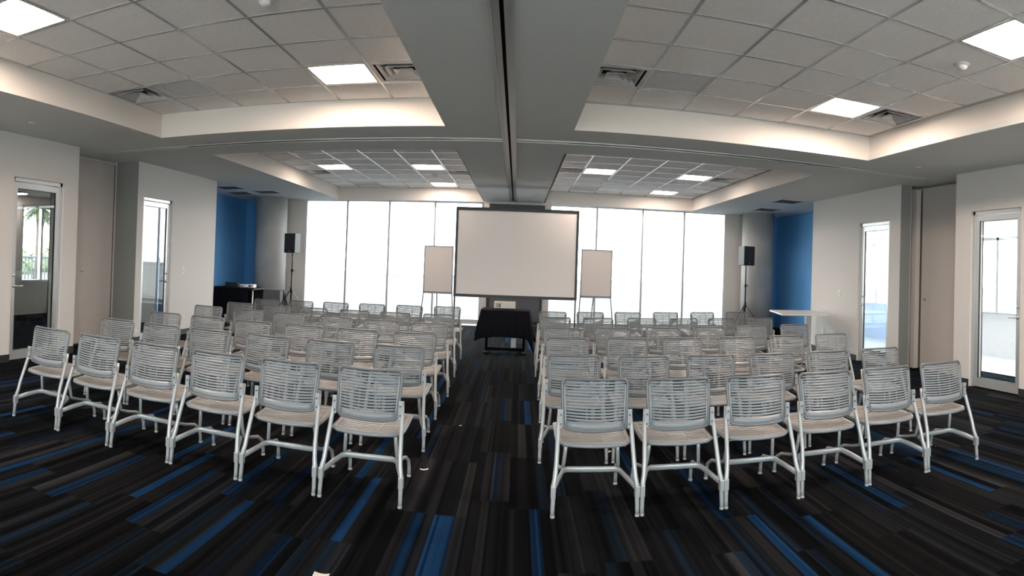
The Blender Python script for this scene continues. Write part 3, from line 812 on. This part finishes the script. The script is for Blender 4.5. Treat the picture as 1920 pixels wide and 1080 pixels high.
def make_chair(label):
    t = thing('stacking_chair', label, 'chair')
    U = [i/10*2-1 for i in range(11)]
    b = MB()
    n = 13; v0, v1 = .17, .955
    def strip(mb, fn, lo, hi, a, bb, th): mb.sheet(lambda u, v: fn(u, v), [lo+(hi-lo)*i/10 for i in range(11)], [a, bb], th)
    strip(b, back_fn, -.95, .95, .005, v0, .007)
    for i in range(n):
        a = v0 + (v1-v0)*(i+.30)/n; c = v0 + (v1-v0)*(i+1)/n
        m = umax((a+c)/2)
        strip(b, back_fn, -m, m, a, c, .006)
    for s in (-1, 1):
        b.sheet(back_fn, [s*.965, s*.90], [v0*.5+.9*k/8 for k in range(9)][:8], .007)
        b.sheet(back_fn, [s*.27-.018, s*.27+.018], [v0+(v1-v0)*k/6 for k in range(7)], .004)
    bo = b.build('backrest', M_chair, t)
    # rim tube round the back
    pts = []
    for k in range(8): pts.append(back_fn(-1, .06+.78*k/7)[0])
    for k in range(1, 6):
        a = PI/2*k/6; pts.append(back_fn(-1+.14*(1-math.cos(a)), .84+.16*math.sin(a))[0])
    for k in range(9): pts.append(back_fn(-.84+1.68*k/8, 1.0)[0])
    for k in range(5, 0, -1):
        a = PI/2*k/6; pts.append(back_fn(1-.14*(1-math.cos(a)), .84+.16*math.sin(a))[0])
    for k in range(7, -1, -1): pts.append(back_fn(1, .06+.78*k/7)[0])
    for k in range(9): pts.append(back_fn(.9-1.8*k/8, .0)[0])
    MB().tube(pts, .0095, 7, closed=True).build('back_rim', M_rim, bo)
    s_ = MB(); n = 12
    strip(s_, seat_fn, -.97, .97, 0.0, .07, .008); strip(s_, seat_fn, -.97, .97, .93, 1.0, .008)
    for i in range(n):
        a = .07 + .86*(i+.36)/n; c = .07 + .86*(i+1)/n
        strip(s_, seat_fn, -.97, .97, a, c, .006)
    for s in (-1, 1):
        s_.sheet(seat_fn, [s*1.0, s*.90], [k/10 for k in range(11)], .008)
        s_.sheet(seat_fn, [s*.3-.02, s*.3+.02], [k/10 for k in range(11)], .004)
    so = s_.build('seat', M_seat, t)
    pts = [seat_fn(-1, 1-k/8)[0] for k in range(9)] + [seat_fn(-.9+1.8*k/8, 0)[0] for k in range(9)] + [seat_fn(1, k/8)[0] for k in range(9)] + [seat_fn(.9-1.8*k/8, 1)[0] for k in range(9)]
    pts = [(p[0], p[1], p[2]-.010) for p in pts]
    MB().tube(pts, .0125, 7, closed=True).build('seat_rim', M_chair, so)
    for s in (-1, 1):
        # rear leg, foot to back bracket
        pth = [(s*.258, 0, .012), (s*.258, .004, .05), (s*.256, .012, .13), (s*.254, .018, .19), (s*.246, .032, .235), (s*.240, .05, .31), (s*.234, .09, .42), (s*.228, .135, .54), (s*.224, .155, .615)]
        l = MB().tube(pth, [.0125, .013, .0145, .0165, .015, .0145, .0145, .0135, .011], 9).build('leg', M_leg, t)
        MB().tube([(s*.258, 0, 0), (s*.258, 0, .014)], .0143, 9).build('foot_cap', M_leg, l)
        # front leg
        pth = [(s*.165, .24, .402), (s*.172, .255, .30), (s*.18, .27, .21), (s*.188, .36, .182), (s*.200, .47, .160), (s*.210, .53, .12), (s*.214, .55, .06), (s*.214, .555, .012)]
        l = MB().tube(pth, .0125, 9).build('leg', M_leg, t)
        MB().tube([(s*.214, .555, 0), (s*.214, .555, .014)], .0155, 9).build('foot_cap', M_leg, l)
        bb = MB().box(s*.205, .120, .505, s*.232, .132, .62).build('back_bracket', M_leg, t)
        for zz in (.588, .53): MB().tube([(s*.2165, .121, zz), (s*.2165, .112, zz)], .007, 8).build('bolt', M_boardf, bb)
        # ganging clip where neighbouring chairs couple
        MB().box(s*.242, -.006, .115, s*.272, .032, .185).build('ganging_clip', M_leg, t, bevel=.004)
    MB().tube([(-.254, .02, .165), (-.215, .13, .19), (-.185, .225, .206), (-.155, .245, .210), (.155, .245, .210), (.185, .225, .206), (.215, .13, .19), (.254, .02, .165)], .021, 8, flat=.5, up=(1, 0, 0)).build('stretcher', M_leg, t)
    MB().box(-.20, .13, .392, -.15, .46, .405).box(.15, .13, .392, .20, .46, .405).box(-.2, .13, .388, .2, .155, .402).build('seat_support', M_leg, t)
    return t
ROWS = {
'L1': [(-3.69, 3.66), (-3.14, 3.655), (-2.58, 3.65), (-2.03, 3.645), (-1.475, 3.64), (-0.917, 3.635)],
'L2': [(-3.82, 4.77), (-3.27, 4.77), (-2.72, 4.77), (-2.14, 4.77), (-1.55, 4.77), (-0.95, 4.77)],
'L3': [(-3.89, 5.78), (-3.32, 5.78), (-2.75, 5.77), (-2.16, 5.77), (-1.58, 5.77), (-0.99, 5.77)],
'L4': [(-4.01, 7.03), (-3.38, 6.98), (-2.79, 6.93), (-2.16, 6.89), (-1.57, 6.84), (-0.99, 6.79)],
'L5': [(-3.96, 7.91), (-3.37, 7.92), (-2.82, 7.95), (-2.22, 7.96), (-1.64, 7.98), (-1.04, 8.0)],
'L6': [(-3.99, 8.94), (-3.43, 9.07), (-2.87, 9.19), (-2.29, 9.30), (-1.7, 9.41), (-1.1, 9.54)],
'R1': [(0.52, 3.635), (1.067, 3.64), (1.614, 3.645), (2.161, 3.65), (2.708, 3.655), (3.255, 3.66)],
'R2': [(0.48, 4.64), (1.05, 4.65), (1.63, 4.67), (2.2, 4.69), (2.77, 4.70), (3.37, 4.72)],
'R3': [(0.53, 5.84), (1.14, 5.90), (1.74, 5.96), (2.38, 6.02), (3.01, 6.08), (3.63, 6.14)],
'R4': [(0.55, 6.83), (1.16, 6.94), (1.8, 7.05), (2.44, 7.17), (3.08, 7.30), (3.77, 7.42)],
'R5': [(0.56, 8.27), (1.17, 8.33), (1.82, 8.40), (2.46, 8.46), (3.08, 8.53), (3.75, 8.60)],
'R6': [(0.58, 9.30), (1.19, 9.42), (1.82, 9.55), (2.50, 9.70), (3.18, 9.81), (3.89, 9.98)]}
RN = {1: 'front row nearest the camera', 2: 'second row from the camera', 3: 'third row from the camera', 4: 'fourth row from the camera', 5: 'fifth row from the camera', 6: 'last row nearest the windows'}
SN = {1: 'aisle seat', 2: 'second seat from the aisle', 3: 'third seat from the aisle', 4: 'fourth seat from the aisle', 5: 'fifth seat from the aisle', 6: 'outermost seat'}
proto = None
for k, row in ROWS.items():
    for i, (x, y) in enumerate(row):
        n = (6-i) if k[0] == 'L' else (i+1)
        lab = 'grey slatted chair, %s block, %s, %s' % ('left' if k[0] == 'L' else 'right', RN[int(k[1])], SN[n])
        rz = 0 if k[1] == '1' else random.uniform(-.015, .015)
        if proto is None:
            proto = make_chair(lab); proto['group'] = 'grey slatted chairs facing the screen'
            proto.location = (x, y, 0); proto.rotation_euler = (0, 0, rz)
        else: dup(proto, (x, y, 0), rz, lab)

# ------------------------------------------------------------------ litter on the carpet
for x, y, w, d, rz, lab in ((-.856, 2.70, .075, .10, .1, 'white paper scrap on the carpet at the bottom edge of the photo'),
                            (-.476, 5.60, .022, .012, .5, 'tiny white scrap on the carpet in the middle of the aisle'),
                            (-.62, 4.35, .06, .02, .3, 'white paper tag on the carpet behind the left aisle chair'),
                            (.794, 4.93, .05, .035, .2, 'white paper tag on the carpet under the right block chairs')):
    o = MB().sheet(lambda u, v: ((u*w/2, (v-.5)*d, .003+.006*u*u), (0, 0, 1)), [i/6*2-1 for i in range(7)], [0, .5, 1], .0015).build('paper_scrap', M_paper, None, (x, y, .0))
    o.rotation_euler = (0, 0, rz); tag(o, lab, 'paper')

# ------------------------------------------------------------------ terrace railing; added railings, palms and bushes imitating reflections in door glass
def railing(cx, cy, length, rz, lab, m, top=1.28):
    t = thing('terrace_railing', lab, 'railing', (cx, cy, -.13), rz)
    w = length/2
    MB().box(-w, -.03, top-.05, w, .03, top).box(-w, -.02, .10, w, .02, .14).build('handrail', m, t)
    g = MB(); n = int(length/.12)
    for i in range(n+1):
        x = -w+i*2*w/n; g.box(x-.012, -.012, .12, x+.012, .012, top-.03)
    o = g.build('baluster', m, t); o['kind'] = 'stuff'
    for i in range(6):
        x = -w+.03+i*(2*w-.06)/5; MB().box(x-.03, -.03, 0, x+.03, .03, top-.03).build('post', m, t)
railing(2, 17.3, 28, 0, 'long pale railing along the terrace beyond the far windows', M_rail)
railing(-11.3, 11.0, 9, PI/2, 'dark railing seen through the near left glass door and side window', M_boardf, 1.43)
railing(10.6, 9.5, 12, PI/2, 'pale railing seen through the near right glass door', M_rail, 1.36)
def palm(x, y, h, r, lab, seed):
    rnd = random.Random(seed)
    t = thing('palm_tree', lab, 'palm tree', (x, y, -.13))
    MB().tube([(0, 0, 0), (.08, 0, h*.3), (.02, .05, h*.7), (0, 0, h)], [.26, .2, .17, .19], 10).build('trunk', M_trunk, t)
    f = MB()
    for i in range(80):
        a = rnd.uniform(0, 2*PI); el = rnd.uniform(-.9, 1.2); L = r*rnd.uniform(.8, 1.1)
        prev = Vector((0, 0, h)); d = Vector((math.cos(a)*math.cos(el), math.sin(a)*math.cos(el), math.sin(el)))
        pts = [prev]
        for s in range(5):
            prev = prev + d*(L/5); d = (d + Vector((0, 0, -.20))).normalized(); pts.append(prev)
        side = Vector((-math.sin(a), math.cos(a), 0))
        for s in range(1, 6):
            for sg in (-1, 1):
                for q in (0, .5):
                    p = pts[s-1].lerp(pts[s], q+.2); tip = p + side*sg*(.42*math.sin(PI*(s-.2)/5.6)+.1)*r*.45 + (pts[s]-pts[s-1])*.7 + Vector((0, 0, -.12*r))
                    w = (pts[s]-pts[s-1])*.16
                    f.add([p-w, p+w, tip, p-w+Vector((0, 0, .02)), p+w+Vector((0, 0, .02))], [(0, 1, 2), (3, 2, 4), (0, 3, 4, 1)])
        f.tube(pts, .02, 4)
    f.build('frond_crown', M_frond, t)
palm(-22.0, 21.7, 3.75, 1.05, 'palm tree with a thin trunk seen through the near left glass door', 3)
palm(-23.5, 25.4, 3.0, 1.15, 'shorter palm tree at the right edge of the near left glass door', 5)
def bush(x, y, r, h, lab, seed):
    rnd = random.Random(seed); b = MB()
    for i in range(900):
        a = rnd.uniform(0, 2*PI); e = rnd.uniform(0, PI/2); q = rnd.uniform(.75, 1.0)
        c = Vector((math.cos(a)*math.cos(e)*r*q, math.sin(a)*math.cos(e)*r*q, math.sin(e)*h*q))
        u = Vector((rnd.uniform(-1, 1), rnd.uniform(-1, 1), rnd.uniform(-1, 1))).normalized()*.16
        v = u.cross(Vector((rnd.uniform(-1, 1), .3, 1))).normalized()*.10
        b.add([c-u, c+v, c+u, c-v], [(0, 1, 2, 3)])
    b.lathe([(0, h*.86), (r*.5, h*.74), (r*.8, h*.4), (r*.84, 0), (0, 0)], seg=14)
    tag(b.build('garden_bush', M_bush, None, (x, y, -.13)), lab, 'bush')
for i, (x, y, r, h) in enumerate(((-30, 26.5, 2.6, 1.9), (-30, 32.5, 2.6, 2.1), (-27, 38, 2.2, 1.7))):
    bush(x, y, r, h, ['low pale green bush left of the palm trunk outside the near left door', 'pale green bush behind the palms outside the near left door', 'pale green bush right of the palms outside the near left door'][i], i)
